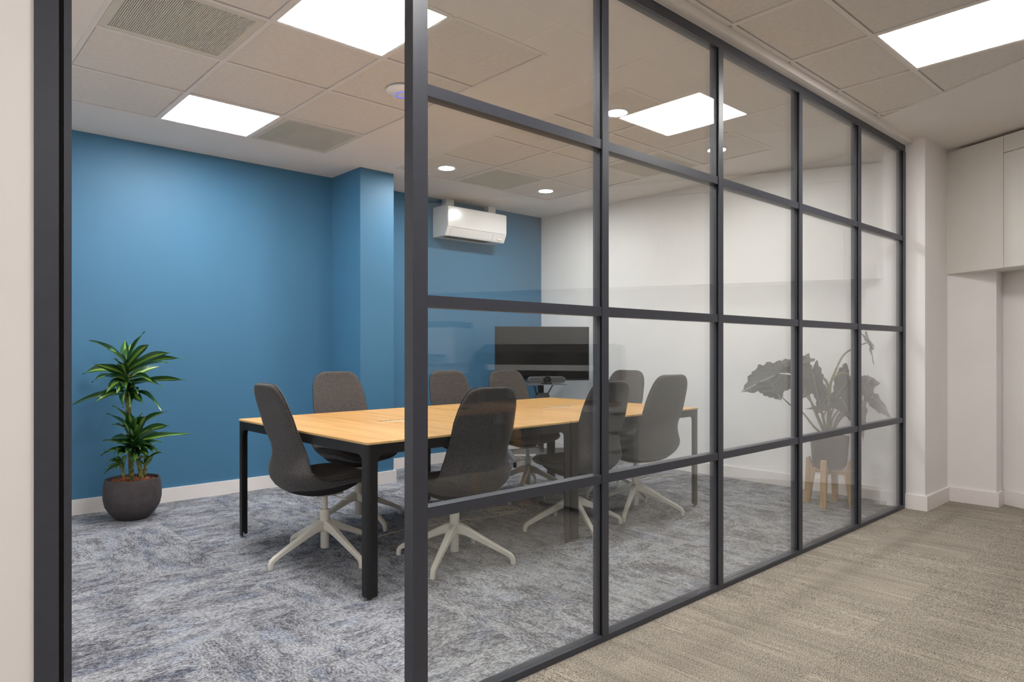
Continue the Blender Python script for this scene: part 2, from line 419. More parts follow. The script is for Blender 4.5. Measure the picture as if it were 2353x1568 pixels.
def vent(x0, x1, y0, y1, label):
    t = thing('ceiling_vent', label, 'vent', ((x0+x1)/2, (y0+y1)/2, CEIL), 0, 'slatted ceiling vents')
    hx, hy = (x1-x0)/2 - 0.0135, (y1-y0)/2 - 0.0135
    f = 0.035
    mb = MB().box(-hx, hx, -hy, -hy+f, -0.002, 0.02).box(-hx, hx, hy-f, hy, -0.002, 0.02).box(-hx, -hx+f, -hy+f, hy-f, -0.002, 0.02).box(hx-f, hx, -hy+f, hy-f, -0.002, 0.02)
    obj('vent_frame', mb, M['vent'], t)
    s = MB(); n = 60
    for k in range(n):
        x = -hx + f + (k + 0.5) * (2*hx - 2*f) / n
        s.box(x - 0.0025, x + 0.0025, -hy+f, hy-f, 0.001, 0.010)
    so = obj('slat', s, M['vent'], t); so['kind'] = 'stuff'
    c = MB()
    for k in range(1, 24):
        y = -hy + f + k * (2*hy - 2*f) / 24
        c.box(-hx+f, hx-f, y - 0.002, y + 0.002, 0.011, 0.02)
    co = obj('cross_slat', c, M['vent'], t); co['kind'] = 'stuff'
    obj('vent_box', MB().box(-hx, hx, -hy, hy, 0.06, 0.10), M['void'], t)
vent(0.715, 1.315, YL[1], YL[2], 'slatted ceiling vent beside the doorway end of the ceiling grid, apart from the blue wall')
vent(1.915, 2.515, YL[3], YL[4], 'slatted ceiling vent next to the lit panel along the blue wall')
vent(3.765, 4.365, YL[3], YL[4], 'slatted ceiling vent between two round downlights in front of the air conditioner')
vent(4.365, 4.965, YL[1], YL[2], 'slatted ceiling vent on the grid edge beside the plain white wall')

def panel(x0, x1, y0, y1, label, m, grp):
    t = thing('ceiling_light', label, 'light', ((x0+x1)/2, (y0+y1)/2, CEIL), 0, grp)
    hx, hy = (x1-x0)/2 - 0.0135, (y1-y0)/2 - 0.0135; f = 0.008
    mb = MB().box(-hx, hx, -hy, -hy+f, -0.002, 0.03).box(-hx, hx, hy-f, hy, -0.002, 0.03).box(-hx, -hx+f, -hy+f, hy-f, -0.002, 0.03).box(hx-f, hx, -hy+f, hy-f, -0.002, 0.03)
    obj('light_frame', mb, M['bar'], t)
    obj('diffuser', MB().box(-hx+f, hx-f, -hy+f, hy-f, 0.0, 0.012), m, t)
panel(1.315, 1.915, YL[3], YL[4], 'square lit ceiling panel bordering the plaster strip along the blue wall', M['panel'], 'meeting room ceiling panels')
panel(1.315, 1.915, YL[0], YL[1], 'square lit ceiling panel cut by the thick corner post of the glass wall', M['panel'], 'meeting room ceiling panels')

def downlight(x, y, label):
    t = thing('downlight', label, 'light', (x, y, CEIL), 0, 'round downlights')
    obj('trim_ring', MB().lathe([(0.066, 0.002), (0.066, -0.004), (0.082, -0.004), (0.082, 0.002)], n=32, cap=False), M['acwhite'], t, smooth=40)
    obj('lamp', MB().lathe([(0.0662, -0.0005), (0.0662, 0.0015)], n=32), M['spot'], t)
downlight(3.465, 4.60, 'round downlight closest to the blue pillar')
downlight(4.665, 4.62, 'round downlight closest to the corner of blue and white walls')
downlight(4.665, 2.79, 'round downlight on the edge tile near the white wall and the glass')
downlight(3.465, 2.79, 'large bright round downlight touching the mirrored image of a square panel')

t = thing('access_point', 'white disc wireless access point with a blue glowing ring on a ceiling tile', 'access point', (2.235, 3.385, CEIL - 0.002))
obj('dome', MB().lathe([(0.098, 0.0), (0.103, -0.010), (0.092, -0.022), (0.06, -0.030), (0.0005, -0.033)], n=40), M['acwhite'], t, smooth=50)
obj('light_ring', MB().tube([(0.047*math.cos(k*math.pi/16), 0.047*math.sin(k*math.pi/16), -0.0315) for k in range(32)], 0.0022, 6, True), M['ring'], t)

# open-office ceiling
CXL = [-1.87 + 0.6*k for k in range(13)]
CYL = [-3.53, -2.93, -2.33, -1.73, -1.13, -0.53, 0.07, 0.67, 1.272, 1.675]
CPAN = {(1, 5): 0, (9, 7): 1, (4, 2): 4, (0, 2): 3, (5, 7): 2}  # unseen panels added for light, except the real one by the cabinets
trimA = (4.83, 1.718)
def beyond(x, y): return ((x - S0.x)*NS.x + (y - S0.y)*NS.y) > -1.056
g = 0.0125
for i, x in enumerate(CXL):
    ys = [1.675, -3.53]
    # stop the bar at the slanting plaster edge
    tt = ((x - trimA[0]) / DS.x); ye = trimA[1] + DS.y*tt
    if x > trimA[0] - 0.02: continue
    lo = max(-3.53, ye if ye < 1.675 else -3.53)
    lo = -3.53 if x < -0.2 else max(-3.53, ye)
    if 1.675 - lo > 0.02:
        obj('ceiling_bar', MB().box(x - g, x + g, lo, 1.675, CEIL - 0.003, CEIL + 0.03), M['bar'], ceiling)
for j, y in enumerate(CYL):
    for x0, x1 in zip(CXL, CXL[1:]):
        if beyond(x0, y): continue
        obj('ceiling_bar', MB().box(x0 + g, x1 - g, y - g, y + g, CEIL - 0.003, CEIL + 0.03), M['bar'], ceiling)
for i, (x0, x1) in enumerate(zip(CXL, CXL[1:])):
    for j, (y0, y1) in enumerate(zip(CYL, CYL[1:])):
        if (i, j) in CPAN or beyond(x0, y1): continue
        obj('ceiling_tile', MB().box(x0 + .0172, x1 - .0172, y0 + .0172, y1 - .0172, CEIL + 0.002, CEIL + 0.022), M['tile'], ceiling)
labs = ['lit square ceiling panel of the open office well away from the doorway', 'lit square ceiling panel of the open office close to the cream cabinets',
        'lit square ceiling panel of the open office just in front of the first glass bay', 'lit square ceiling panel in the rear corner of the open office', 'lit square ceiling panel in the rear middle of the open office']
for (i, j), k in CPAN.items():
    panel(CXL[i], CXL[i+1], CYL[j], CYL[j+1], labs[k], M['cpanel'], 'open office ceiling panels')
# slanting plaster margin, bulkhead above the glass, plaster edges
mb = MB().prism([trimA, (trimA[0] + DS.x*6.2, trimA[1] + DS.y*6.2), SK(6.4, 0.40), SK(-0.15, 0.40), (6.3, 1.718)], CEIL - 0.006, 2.80)
obj('plasterboard', mb, M['plaster'], ceiling)
board(CX0, 5.60, 1.690, 1.7345, 2.628, 2.80)
board(CX0, 5.60, 1.675 + g, 1.690, CEIL - 0.002, 2.80)
board(CX0, CXL[0] - g, CY0, 1.690); board(CXL[0], 7.0, CY0, -3.53 - g)
board(0.0, 5.46, YF, YB + 0.03, 2.626, 2.80)

# ------------------------------------------------------------------ glazed partition
gp = thing('glass_partition', 'dark metal framed glass wall with a grid of panes beside the open doorway', 'glass partition', (0, 0, 0))
MX = [(1.179, 1.234), (2.0625, 2.0985), (2.912, 2.951), (3.752, 3.790), (4.588, 4.628), (5.398, 5.446)]
TZ = [(0.0, 0.030), (0.621, 0.656), (1.276, 1.313), (1.930, 1.966), (2.580, 2.626)]
def fbar(name, x0, x1, z0, z1, y0=YF, y1=YB, bv=0.0025, m='frame'):
    mb = MB().box(x0, x1, y0, y1, z0, z1)
    if bv: mb.bevel(bv, 1)
    return obj(name, mb, M[m], gp)
for k, (x0, x1) in enumerate(MX):
    if k == 0:
        fbar('corner_post', x0, x1, 0, 2.58, YF, YB, 0.004)
    else:
        o = fbar('mullion', x0, x1, 0.024, 2.58, YF - 0.004, YB)
        obj('shadow_gasket', MB().box(x0 - 0.0035, x0 + 0.001, YF + 0.002, YF + 0.008, 0.03, 2.58), M['seal'], o)  # black strip put in as the shade of the groove beside the bar
fbar('head_rail', 0.228, 5.446, 2.580, 2.626)
fbar('bottom_rail', 1.234, 5.446, 0.0, 0.024, YF - 0.003, YB)
for (xa, xb), (xc, xd) in zip(MX, MX[1:]):
    for z0, z1 in TZ[1:4]:
        fbar('transom', xb + 0.0004, xc - 0.0004, z0, z1, YF, YB - 0.001)
    for (za, zb), (zc, zd) in zip(TZ, TZ[1:]):
        mb = MB().box(xb - 0.006, xc + 0.006, YF + 0.010, YF + 0.016, zb - 0.005, zc + 0.006).box(xb - 0.006, xc + 0.006, YB - 0.016, YB - 0.010, zb - 0.005, zc + 0.006)
        obj('pane', mb, M['glass'], gp)
t = thing('door_frame', 'dark metal door jamb with a ragged black seal along its groove, on the white wall end', 'door frame', (0.228, YF, 0))
obj('jamb', MB().box(0.0, 0.044, -0.004, 0.046, 0, 2.58).bevel(0.002, 1), M['frame'], t)
obj('jamb_back', MB().box(0.044, 0.068, 0.022, 0.046, 0, 2.58), M['frame'], t)
obj('jamb_stop', MB().box(0.0535, 0.068, 0.0, 0.022, 0, 2.58).bevel(0.0015, 1), M['frame'], t)
rnd = random.Random(3)
pts = [(0.044, 0.0)] + [(0.0525 + rnd.uniform(-0.0012, 0.0016), 2.58*k/150) for k in range(151)] + [(0.044, 2.58)]
obj('brush_seal', MB().prism(pts, 0.0005, 0.020, 'y'), M['seal'], t)

# ------------------------------------------------------------------ cream cupboards on the slanting wall
def cupboard(k, t0, t1, label, split):
    t = thing('wall_cupboard', label, 'cupboard', (*SK(t0, 0), 1.72), math.atan2(DS.y, DS.x), 'cream cupboards along the slanting wall')
    L = t1 - t0; z1 = 0.932
    # local: x along the wall, +y points away from the wall's corridor side
    obj('cupboard_body', MB().box(0, L, 0.020, 0.303, 0, z1 - 0.004), M['cab'], t)
    def door(za, zb): obj('cupboard_door', MB().box(0.002, L - 0.002, 0.0, 0.0185, za, zb).bevel(0.001, 1), M['cab'], t)
    if split: door(0.0, 0.798); door(0.803, z1 - 0.012)
    else: door(0.0, z1 - 0.012)
cupboard(0, 0.0, 0.449, 'cream cupboard with one full-height door, butting against the white pier', False)
where = ['cream cupboard with a small flap above its door, beside the full-height one'] + ['cream cupboard with a small flap above its door, number %s along the slanting wall' % s for s in ('three', 'four', 'five', 'six', 'seven')]
for k in range(6):
    cupboard(k+1, 0.449 + 0.75*k, 0.449 + 0.75*(k+1), where[k], True)

# ------------------------------------------------------------------ meeting table: two tables side by side
TC = Vector((2.990, 3.497)); TROT = math.radians(0.85)
TOPZ = 0.722
def rot2(x, y, a): return (x*math.cos(a) - y*math.sin(a), x*math.sin(a) + y*math.cos(a))
def meeting_table(ox, label):
    x, y = rot2(ox, 0, TROT)
    t = thing('meeting_table', label, 'table', (TC.x + x, TC.y + y, 0), TROT, 'oak meeting tables pushed together')
    hx, hy = 0.6945, 0.7475; sx, sy = 0.155, 0.058
    z0, z1 = TOPZ - 0.011, TOPZ
    bm = bmesh.new()
    def ring(x, y, z): return [bm.verts.new(p) for p in ((-x,-y,z),(x,-y,z),(x,y,z),(-x,y,z))]
    ot, it, ob, ib = ring(hx,hy,z1), ring(sx,sy,z1), ring(hx,hy,z0), ring(sx,sy,z0)
    for k in range(4):
        n = (k+1) % 4
        bm.faces.new((ot[k], ot[n], it[n], it[k])); bm.faces.new((ob[n], ob[k], ib[k], ib[n]))
        bm.faces.new((ob[k], ob[n], ot[n], ot[k])); bm.faces.new((ib[n], ib[k], it[k], it[n]))
    bmesh.ops.bevel(bm, geom=[e for e in bm.edges if abs(e.verts[0].co.z - e.verts[1].co.z) > .01 and abs(e.verts[0].co.x) > .5], offset=0.022, segments=4, profile=0.5, affect='EDGES')
    bmesh.ops.bevel(bm, geom=[e for e in bm.edges if min(v.co.z for v in e.verts) > z1 - 1e-4 and len(e.link_faces) == 2 and abs(e.calc_face_angle(0) - H2) < 0.2 and max(abs(e.verts[0].co.x), abs(e.verts[0].co.y)) > .5], offset=0.0025, segments=2, profile=0.5, affect='EDGES')
    me = bpy.data.meshes.new('table_top'); bmesh.ops.recalc_face_normals(bm, faces=bm.faces); bm.to_mesh(me); bm.free()
    me.materials.append(M['oak']); me.materials.append(M['edge'])
    for p in me.polygons:
        if abs(p.normal.z) < 0.3: p.material_index = 1
    link('table_top', me, None, t)
    e = 0.010
    mb = MB().box(-sx, sx, sy - e, sy - .0003, z0 - .012, z1 - .001).box(-sx, sx, -sy + .0003, -sy + e, z0 - .012, z1 - .001).box(-sx + .0003, -sx + e, -sy + e, sy - e, z0 - .012, z1 - .001).box(sx - e, sx - .0003, -sy + e, sy - e, z0 - .012, z1 - .001)
    obj('slot_lining', mb, M['chip'], t)
    obj('slot_insert', MB().box(-sx + e, sx - e, -sy + e, sy - e, z1 - .009, z1 - .0045), M['chip'], t)
    obj('cable_tray', MB().box(-sx - .02, sx + .02, -sy - .02, sy + .02, z0 - 0.10, z0 - 0.09), M['black'], t)
    az0, az1, ins, th = 0.662, z0 - 0.0005, 0.004, 0.022
    ax, ay = hx - ins, hy - ins
    for s in (-1, 1):
        obj('apron', MB().box(-ax + .09, ax - .09, s*ay - (th if s > 0 else 0), s*ay + (th if s < 0 else 0), az0, az1).bevel(.002, 1), M['black'], t)
        obj('apron', MB().box(s*ax - (th if s > 0 else 0), s*ax + (th if s < 0 else 0), -ay + .09, ay - .09, az0, az1).bevel(.002, 1), M['black'], t)
    for cx in (-1, 1):
        for cy in (-1, 1):
            # L-section leg with a rounded outer corner, outer corner at the origin pointing to (-,-)
            R, wL, tk = 0.020, 0.052, 0.009
            arc = [(R - R*math.cos(k*H2/5), R - R*math.sin(k*H2/5)) for k in range(6)]
            prof = arc + [(wL, 0), (wL, tk), (tk + .004, tk), (tk, tk + .004), (tk, wL), (0, wL)]
            prof = [(cx*(-p) , cy*(-q)) for p, q in prof]
            mb = MB().prism(prof, 0.012, az1)
            lg = obj('leg', mb, M['black'], t, loc=(cx*ax, cy*ay, 0), smooth=35)
            fr = 0.036
            fil = [(wL, az1), (0.0905, az1), (0.0905, az0)] + [(wL + fr - fr*math.sin(k*H2/6), az0 - fr + fr*math.cos(k*H2/6)) for k in range(7)]
            m1 = MB().prism([(-cx*p, z) for p, z in fil], -cy*0.0, -cy*tk, 'y'); obj('arch', m1, M['black'], lg)
            m2 = MB().prism([(-cy*p, z) for p, z in fil], -cx*0.0, -cx*tk, 'x'); obj('arch', m2, M['black'], lg)
            obj('foot_screw', MB().lathe([(0.011, 0.0), (0.012, 0.003), (0.004, 0.005), (0.004, 0.03)], -cx*0.022, -cy*0.022, 12), M['chrome'], lg)
meeting_table(-0.6975, 'square oak topped table with black legs, half of the pair nearest the doorway')
meeting_table(0.6975, 'square oak topped table with black legs, half of the pair nearest the white wall')

# ------------------------------------------------------------------ swivel chairs
def chair_shell():
    # stations from the top of the back to the seat front: forward, height, half width, edge wrap
    st = [(-0.300, 0.969, 0.074, .003), (-0.299, 0.966, 0.106, .004), (-0.297, 0.955, 0.134, .005), (-0.292, 0.935, 0.156, .006), (-0.282, 0.903, 0.174, .007), (-0.268, 0.858, 0.186, .009),
          (-0.245, 0.790, 0.196, .012), (-0.226, 0.720, 0.200, .012), (-0.203, 0.660, 0.199, .018), (-0.186, 0.605, 0.200, .028), (-0.206, 0.550, 0.226, .056),
          (-0.221, 0.505, 0.238, .074), (-0.208, 0.464, 0.246, .080), (-0.168, 0.436, 0.248, .068), (-0.110, 0.422, 0.248, .050), (-0.040, 0.422, 0.246, .036),
          (0.040, 0.432, 0.242, .026), (0.110, 0.443, 0.234, .018), (0.170, 0.448, 0.220, .012), (0.215, 0.444, 0.200, .008), (0.245, 0.434, 0.172, .005), (0.258, 0.424, 0.140, .003)]
    N = 13
    bm = bmesh.new()
    C = [Vector((0, a, b)) for a, b, _, _ in st]
    fr, bk = [], []
    for i, (a, b, wd, wrap) in enumerate(st):
        t = (C[min(i+1, len(C)-1)] - C[max(i-1, 0)]).normalized()
        nrm = Vector((1,0,0)).cross(t).normalized()          # toward the sitter
        seat = max(0.0, min(1.0, (i - 10) / 3.0))
        th = 0.036 + 0.022*seat
        if i in (0, len(st)-1): th *= 0.45
        elif i in (1, len(st)-2): th *= 0.8
        f_, b_ = [], []
        for j in range(N):
            s = -1 + 2*j/(N-1)
            s = math.copysign(1 - (1-abs(s))**1.25, s)
            off = wrap * abs(s)**2.4
            e = 1.0 if abs(s) < 0.8 else (0.80 if abs(s) < 0.97 else 0.42)
            base = C[i] + Vector((wd*s, 0, 0)) + nrm*off
            f_.append(bm.verts.new(base + nrm*(th/2)*e))
            b_.append(bm.verts.new(base - nrm*(th/2)*e*(1 + 0.9*seat*max(0, 1 - s*s))))
        fr.append(f_); bk.append(b_)
    L = len(st)
    for i in range(L-1):
        for j in range(N-1):
            bm.faces.new((fr[i][j], fr[i][j+1], fr[i+1][j+1], fr[i+1][j])); bm.faces.new((bk[i][j+1], bk[i][j], bk[i+1][j], bk[i+1][j+1]))
        for j in (0, N-1):
            bm.faces.new((fr[i][j], fr[i+1][j], bk[i+1][j], bk[i][j]))
    for i in (0, L-1):
        for j in range(N-1):
            bm.faces.new((fr[i][j], fr[i][j+1], bk[i][j+1], bk[i][j]))
    bmesh.ops.recalc_face_normals(bm, faces=bm.faces)
    me = bpy.data.meshes.new('seat_shell'); bm.to_mesh(me)
    rim = [fr[i][0].co.copy()*0.5 + bk[i][0].co*0.5 for i in range(L)]
    rim += [fr[L-1][j].co*0.5 + bk[L-1][j].co*0.5 for j in range(1, N)]
    rim += [fr[i][N-1].co*0.5 + bk[i][N-1].co*0.5 for i in range(L-2, -1, -1)]
    rim += [fr[0][j].co*0.5 + bk[0][j].co*0.5 for j in range(N-2, 0, -1)]
    bm.free()
    return me, [Vector(p) for p in rim]
SHELL, RIM = chair_shell()
SHELL.materials.append(M['fabric'])
ctr = sum(RIM, Vector()) / len(RIM)
PIPE = MB().tube(RIM, 0.0014, 6, True).mesh('piping'); PIPE.materials.append(M['pan'])
mb = MB(); rows = []
for k in range(7):
    r = (0.02, 0.34, 0.60, 0.82, 0.98, 1.08, 1.10)[k]; z = (0.349, 0.351, 0.359, 0.372, 0.388, 0.404, 0.414)[k]
    rows.append([mb.bm.verts.new((0.185*r*math.copysign(abs(math.cos(q))**.8, math.cos(q)), 0.005 + 0.20*r*math.copysign(abs(math.sin(q))**.8, math.sin(q)), z + 0.02*max(0, math.sin(q))*r)) for q in [2*math.pi*i/28 for i in range(28)]])
for a, b in zip(rows, rows[1:]):
    for i in range(28): mb.bm.faces.new((a[i], a[(i+1) % 28], b[(i+1) % 28], b[i]))
mb.bm.faces.new(rows[0]); mb.bm.faces.new(rows[-1])
PAN = mb.mesh('seat_pan'); PAN.materials.append(M['pan'])
LIFT = MB().lathe([(0.0155, 0.24), (0.0155, 0.36)], n=20).mesh('lift_column'); LIFT.materials.append(M['offwhite'])
COLLAR = MB().lathe([(0.026, 0.185), (0.027, 0.256), (0.0245, 0.260)], n=24).mesh('collar'); COLLAR.materials.append(M['offwhite'])
TUBE = MB().lathe([(0.021, 0.045), (0.0235, 0.048), (0.0235, 0.19)], n=24).mesh('lower_tube'); TUBE.materials.append(M['offwhite'])
PLATE = MB().box(-0.07, 0.07, -0.08, 0.08, 0.345, 0.353).mesh('seat_plate'); PLATE.materials.append(M['offwhite'])
LEVER = MB().tube([(0.02, 0.0, 0.347), (0.10, 0.02, 0.343), (0.165, 0.03, 0.335), (0.185, 0.032, 0.338)], 0.004, 8).mesh('height_lever'); LEVER.materials.append(M['offwhite'])
LEGPTS = [(0, 0.010, 0.170), (0, 0.040, 0.169), (0, 0.072, 0.158), (0, 0.112, 0.140), (0, 0.20, 0.100), (0, 0.270, 0.068), (0, 0.306, 0.051), (0, 0.322, 0.040), (0, 0.329, 0.026), (0, 0.330, 0.010), (0, 0.330, 0.0)]
LEGSEC = [(0.042, 0.060), (0.040, 0.054), (0.036, 0.046), (0.033, 0.039), (0.029, 0.032), (0.026, 0.028), (0.024, 0.026), (0.023, 0.025), (0.022, 0.024), (0.021, 0.023), (0.020, 0.022)]
LEG = MB().sweep(LEGPTS, LEGSEC, (1, 0, 0)).mesh('leg'); LEG.materials.append(M['offwhite'])

def swivel_chair(x, y, yaw, base, dz, label):
    t = thing('swivel_chair', label, 'chair', (x, y, 0), yaw, 'upholstered swivel chairs around the meeting table')
    link('seat_shell', SHELL, None, t, smooth=True, sub=1, loc=(0, -0.042, dz))
    link('piping', PIPE, None, t, smooth=True, loc=(0, -0.042, dz))
    link('seat_pan', PAN, None, t, smooth=40, loc=(0, -0.030, dz))
    link('seat_plate', PLATE, None, t, loc=(0, 0, dz))
    link('height_lever', LEVER, None, t, smooth=True, loc=(0, 0, dz))
    link('lift_column', LIFT, None, t, smooth=40, loc=(0, 0, dz*0.9))
    link('collar', COLLAR, None, t, smooth=40)
    link('lower_tube', TUBE, None, t, smooth=40)
    for k in range(4):
        link('leg', LEG, None, t, smooth=38, rz=base - yaw + k*H2)
D = math.radians
# yaw 0 faces +Y (towards the blue wall)
swivel_chair(1.800, 3.510, D(-90), D(7), 0.0, 'charcoal fabric swivel chair tucked in at the table end nearest the doorway')
swivel_chair(2.325, 4.060, D(178), D(0), 0.022, 'charcoal fabric swivel chair on the blue wall side, closest to the doorway end')
swivel_chair(3.290, 4.060, D(176), D(20), 0.012, 'charcoal fabric swivel chair on the blue wall side, between two others, below the air conditioner')
swivel_chair(3.885, 4.055, D(172), D(35), 0.0, 'charcoal fabric swivel chair on the blue wall side, in front of the television')
swivel_chair(2.290, 2.968, D(-3), D(33), -0.012, 'charcoal fabric swivel chair with its back to the glass, closest to the corner post')
swivel_chair(3.268, 2.985, D(-4), D(65), -0.012, 'charcoal fabric swivel chair with its back to the glass, middle one of three')
swivel_chair(3.922, 2.990, D(-6), D(24), 0.008, 'charcoal fabric swivel chair backing onto the glass, nearest the plant on the wooden stand')
swivel_chair(4.300, 3.600, D(92), D(18), 0.004, 'charcoal fabric swivel chair at the table end by the plain white wall')

# ------------------------------------------------------------------ television on a wheeled stand
TVC = Vector((4.955, 4.955, 0)); TVR = math.atan2(-0.537, 0.844)          # local x = screen's right, local -y = towards the table
t = thing('television_stand', 'black wheeled stand with upright pole and camera shelf, carrying the television', 'stand', TVC, TVR)
obj('pole', MB().box(-0.026, 0.026, 0.055, 0.105, 0.09, 1.20).bevel(.006, 2), M['bezel'], t)
obj('mount_plate', MB().box(-0.20, 0.20, 0.033, 0.054, 0.95, 1.25).bevel(.003, 1), M['bezel'], t)
obj('equipment_box', MB().prism([(-0.085, 0.56), (0.085, 0.56), (0.075, 0.680), (0.060, 0.704), (-0.045, 0.704), (-0.062, 0.680)], 0.005, 0.055, 'y'), M['grey'], t)
obj('shelf', MB().box(-0.195, 0.195, -0.25, 0.05, 0.797, 0.805).bevel(.002, 1), M['grey'], t)
obj('shelf_bracket', MB().tube([(0.03, 0.06, 0.62), (0.10, -0.05, 0.798)], 0.006, 8), M['bezel'], t)
obj('shelf_bracket', MB().tube([(-0.03, 0.06, 0.62), (-0.10, -0.05, 0.798)], 0.006, 8), M['bezel'], t)
obj('cross_beam', MB().box(-0.36, 0.36, 0.055, 0.105, 0.075, 0.125).bevel(.005, 1), M['grey'], t)
for s in (-1, 1):
    lg = obj('foot_beam', MB().prism([(-0.33, 0.055), (0.40, 0.055), (0.40, 0.080), (0.10, 0.120), (0.05, 0.120), (-0.33, 0.080)], s*0.34 - 0.02, s*0.34 + 0.02, 'x'), M['grey'], t)
    for q in (-0.30, 0.37):
        obj('castor', MB().lathe([(0.027, -0.012), (0.029, -0.008), (0.029, 0.008), (0.027, 0.012)], n=16), M['seal'], lg).matrix_local = Matrix.Translation((s*0.34, q, 0.029)) @ Matrix.Rotation(H2, 4, 'Y')
t = thing('television', 'black flat television standing in the corner of blue and white walls', 'television', TVC, TVR)
zt, zb, hw = 1.384, 0.832, 0.490
obj('casing', MB().box(-hw, hw, -0.012, 0.032, zb, zt).bevel(.004, 1), M['bezel'], t)
obj('screen', MB().box(-hw + .009, hw - .009, -0.0135, -0.011, zb + .020, zt - .009), M['screen'], t)
t = thing('video_bar', 'long rounded grey video conference bar with round lens, on the shelf below the television', 'camera', TVC, TVR)
cz, L2, rr = 0.848, 0.188, 0.031
def stadium(L, r, n=8): return [(L - r + r*math.cos(-H2 + k*math.pi/n), r*math.sin(-H2 + k*math.pi/n)) for k in range(n+1)] + [(-L + r + r*math.cos(H2 + k*math.pi/n), r*math.sin(H2 + k*math.pi/n)) for k in range(n+1)]
obj('bar_body', MB().prism([(a, cz + b) for a, b in stadium(L2, rr)], -0.215, -0.150, 'y').bevel(.004, 1), M['grey'], t, smooth=40)
obj('speaker_grille', MB().prism([(a, cz + b) for a, b in stadium(L2 - .006, rr - .006)], -0.219, -0.213, 'y'), M['gmesh'], t)
lens = obj('lens_housing', MB().lathe([(0.039, 0.0), (0.040, 0.012), (0.034, 0.016), (0.030, 0.010)], n=32), M['bezel'], t, smooth=40); lens.matrix_local = Matrix.Translation((0.0, -0.212, cz)) @ Matrix.Rotation(H2, 4, 'X')
l2 = obj('lens', MB().lathe([(0.016, 0.006), (0.014, 0.013), (0.006, 0.016), (0.001, 0.0165)], n=24), M['screen'], lens, smooth=60)
obj('bar_foot', MB().box(-0.05, 0.05, -0.21, -0.16, 0.8055, cz - rr + .002), M['bezel'], t)

# ------------------------------------------------------------------ air conditioner
t = thing('air_conditioner', 'white wall mounted air conditioner high on the blue wall', 'air conditioner', (4.43, 5.60, 2.42))
hw = 0.385
prof = [(-0.004, -0.148), (-0.004, 0.150), (-0.215, 0.150), (-0.240, 0.138), (-0.243, -0.075), (-0.205, -0.148)]
obj('body', MB().prism(prof, -hw, hw, 'x').bevel(.006, 2), M['acwhite'], t)
obj('front_panel', MB().box(-hw + .003, hw - .003, -0.2515, -0.2435, -0.062, 0.136).bevel(.004, 2), M['acwhite'], t)
fp = MB().prism([(-0.2475, -0.072), (-0.2435, -0.070), (-0.2085, -0.140), (-0.213, -0.142)], -hw + .05, hw - .18, 'x'); obj('louvre_flap', fp, M['acwhite'], t)
fp = MB().prism([(-0.2475, -0.072), (-0.2435, -0.070), (-0.2085, -0.140), (-0.213, -0.142)], hw - .176, hw - .003, 'x'); dp = obj('display_panel', fp, M['acwhite'], t)
obj('sensor_window', MB().box(hw - .11, hw - .055, -0.2305, -0.226, -0.127, -0.108), M['bar'], dp)
obj('outlet_slot', MB().box(-hw + .05, hw - .18, -0.19, -0.10, -0.1505, -0.1475), M['shadow'], t)  # dark plate painted as the shade in the air outlet
obj('side_catch', MB().box(-hw - .0015, -hw + .001, -0.236, -0.226, 0.0, 0.03), M['bar'], t)
obj('trunking', MB().box(-0.275, -0.175, -0.075, -0.004, 0.149, 0.249), M['acwhite'], t)
obj('trunking', MB().box(0.285, 0.385, -0.075, -0.004, 0.149, 0.249), M['acwhite'], t)

# ------------------------------------------------------------------ double socket on the white wall
t = thing('wall_socket', 'white square power socket on the white wall behind the tall plant', 'socket', (5.58, 1.937, 0.513))
obj('face_plate', MB().box(-0.010, 0.0, -0.043, 0.043, -0.043, 0.043).bevel(.002, 1), M['acwhite'], t)
obj('switch', MB().box(-0.014, -0.009, -0.030, -0.018, 0.012, 0.030), M['acwhite'], t)
for yy, zz in ((0.006, 0.004), (-0.005, -0.018), (0.017, -0.018)):
    obj('pin_hole', MB().box(-0.0106, -0.0095, yy - 0.003, yy + 0.003, zz - 0.005, zz + 0.005), M['bar'], t)

# ------------------------------------------------------------------ dracaena in a round pot
PD = 4.667; PC = (1.239, 5.185)
t = thing('potted_dracaena', 'tall potted dracaena with striped leaves in a round dark pot by the blue wall', 'plant', (0, 0, 0))
pr = [(0.060, 0.0), (0.098, 0.001), (0.106, 0.010), (0.140, 0.045), (0.166, 0.090), (0.177, 0.140), (0.178, 0.175), (0.174, 0.225), (0.168, 0.262), (0.1665, 0.272), (0.162, 0.275), (0.157, 0.272), (0.155, 0.240), (0.150, 0.215), (0.02, 0.21)]
obj('pot', MB().lathe(pr, PC[0], PC[1], 56), M['pot'], t, smooth=50)
obj('soil', MB().lathe([(0.152, 0.228), (0.152, 0.236), (0.02, 0.243)], PC[0], PC[1], 32), M['pebble'], t)
mb = MB(); rnd = random.Random(11)
for k in range(430):
    a = rnd.uniform(0, 2*math.pi); r = 0.149*math.sqrt(rnd.random()); s = rnd.uniform(0.006, 0.0115)
    m4 = Matrix.Translation((PC[0] + r*math.cos(a), PC[1] + r*math.sin(a), 0.243 + rnd.uniform(-.002, .010) + 0.006*(1 - r/.15))) @ Matrix.Rotation(rnd.uniform(0, 6), 4, 'Z') @ Matrix.Rotation(rnd.uniform(0, 3), 4, 'X') @ Matrix.Diagonal((s, s*rnd.uniform(.7, 1.1), s*rnd.uniform(.6, .9), 1))
    bmesh.ops.create_icosphere(mb.bm, subdivisions=1, radius=1.0, matrix=m4)
po = obj('clay_pebbles', mb, M['pebble'], t, smooth=True); po['kind'] = 'stuff'

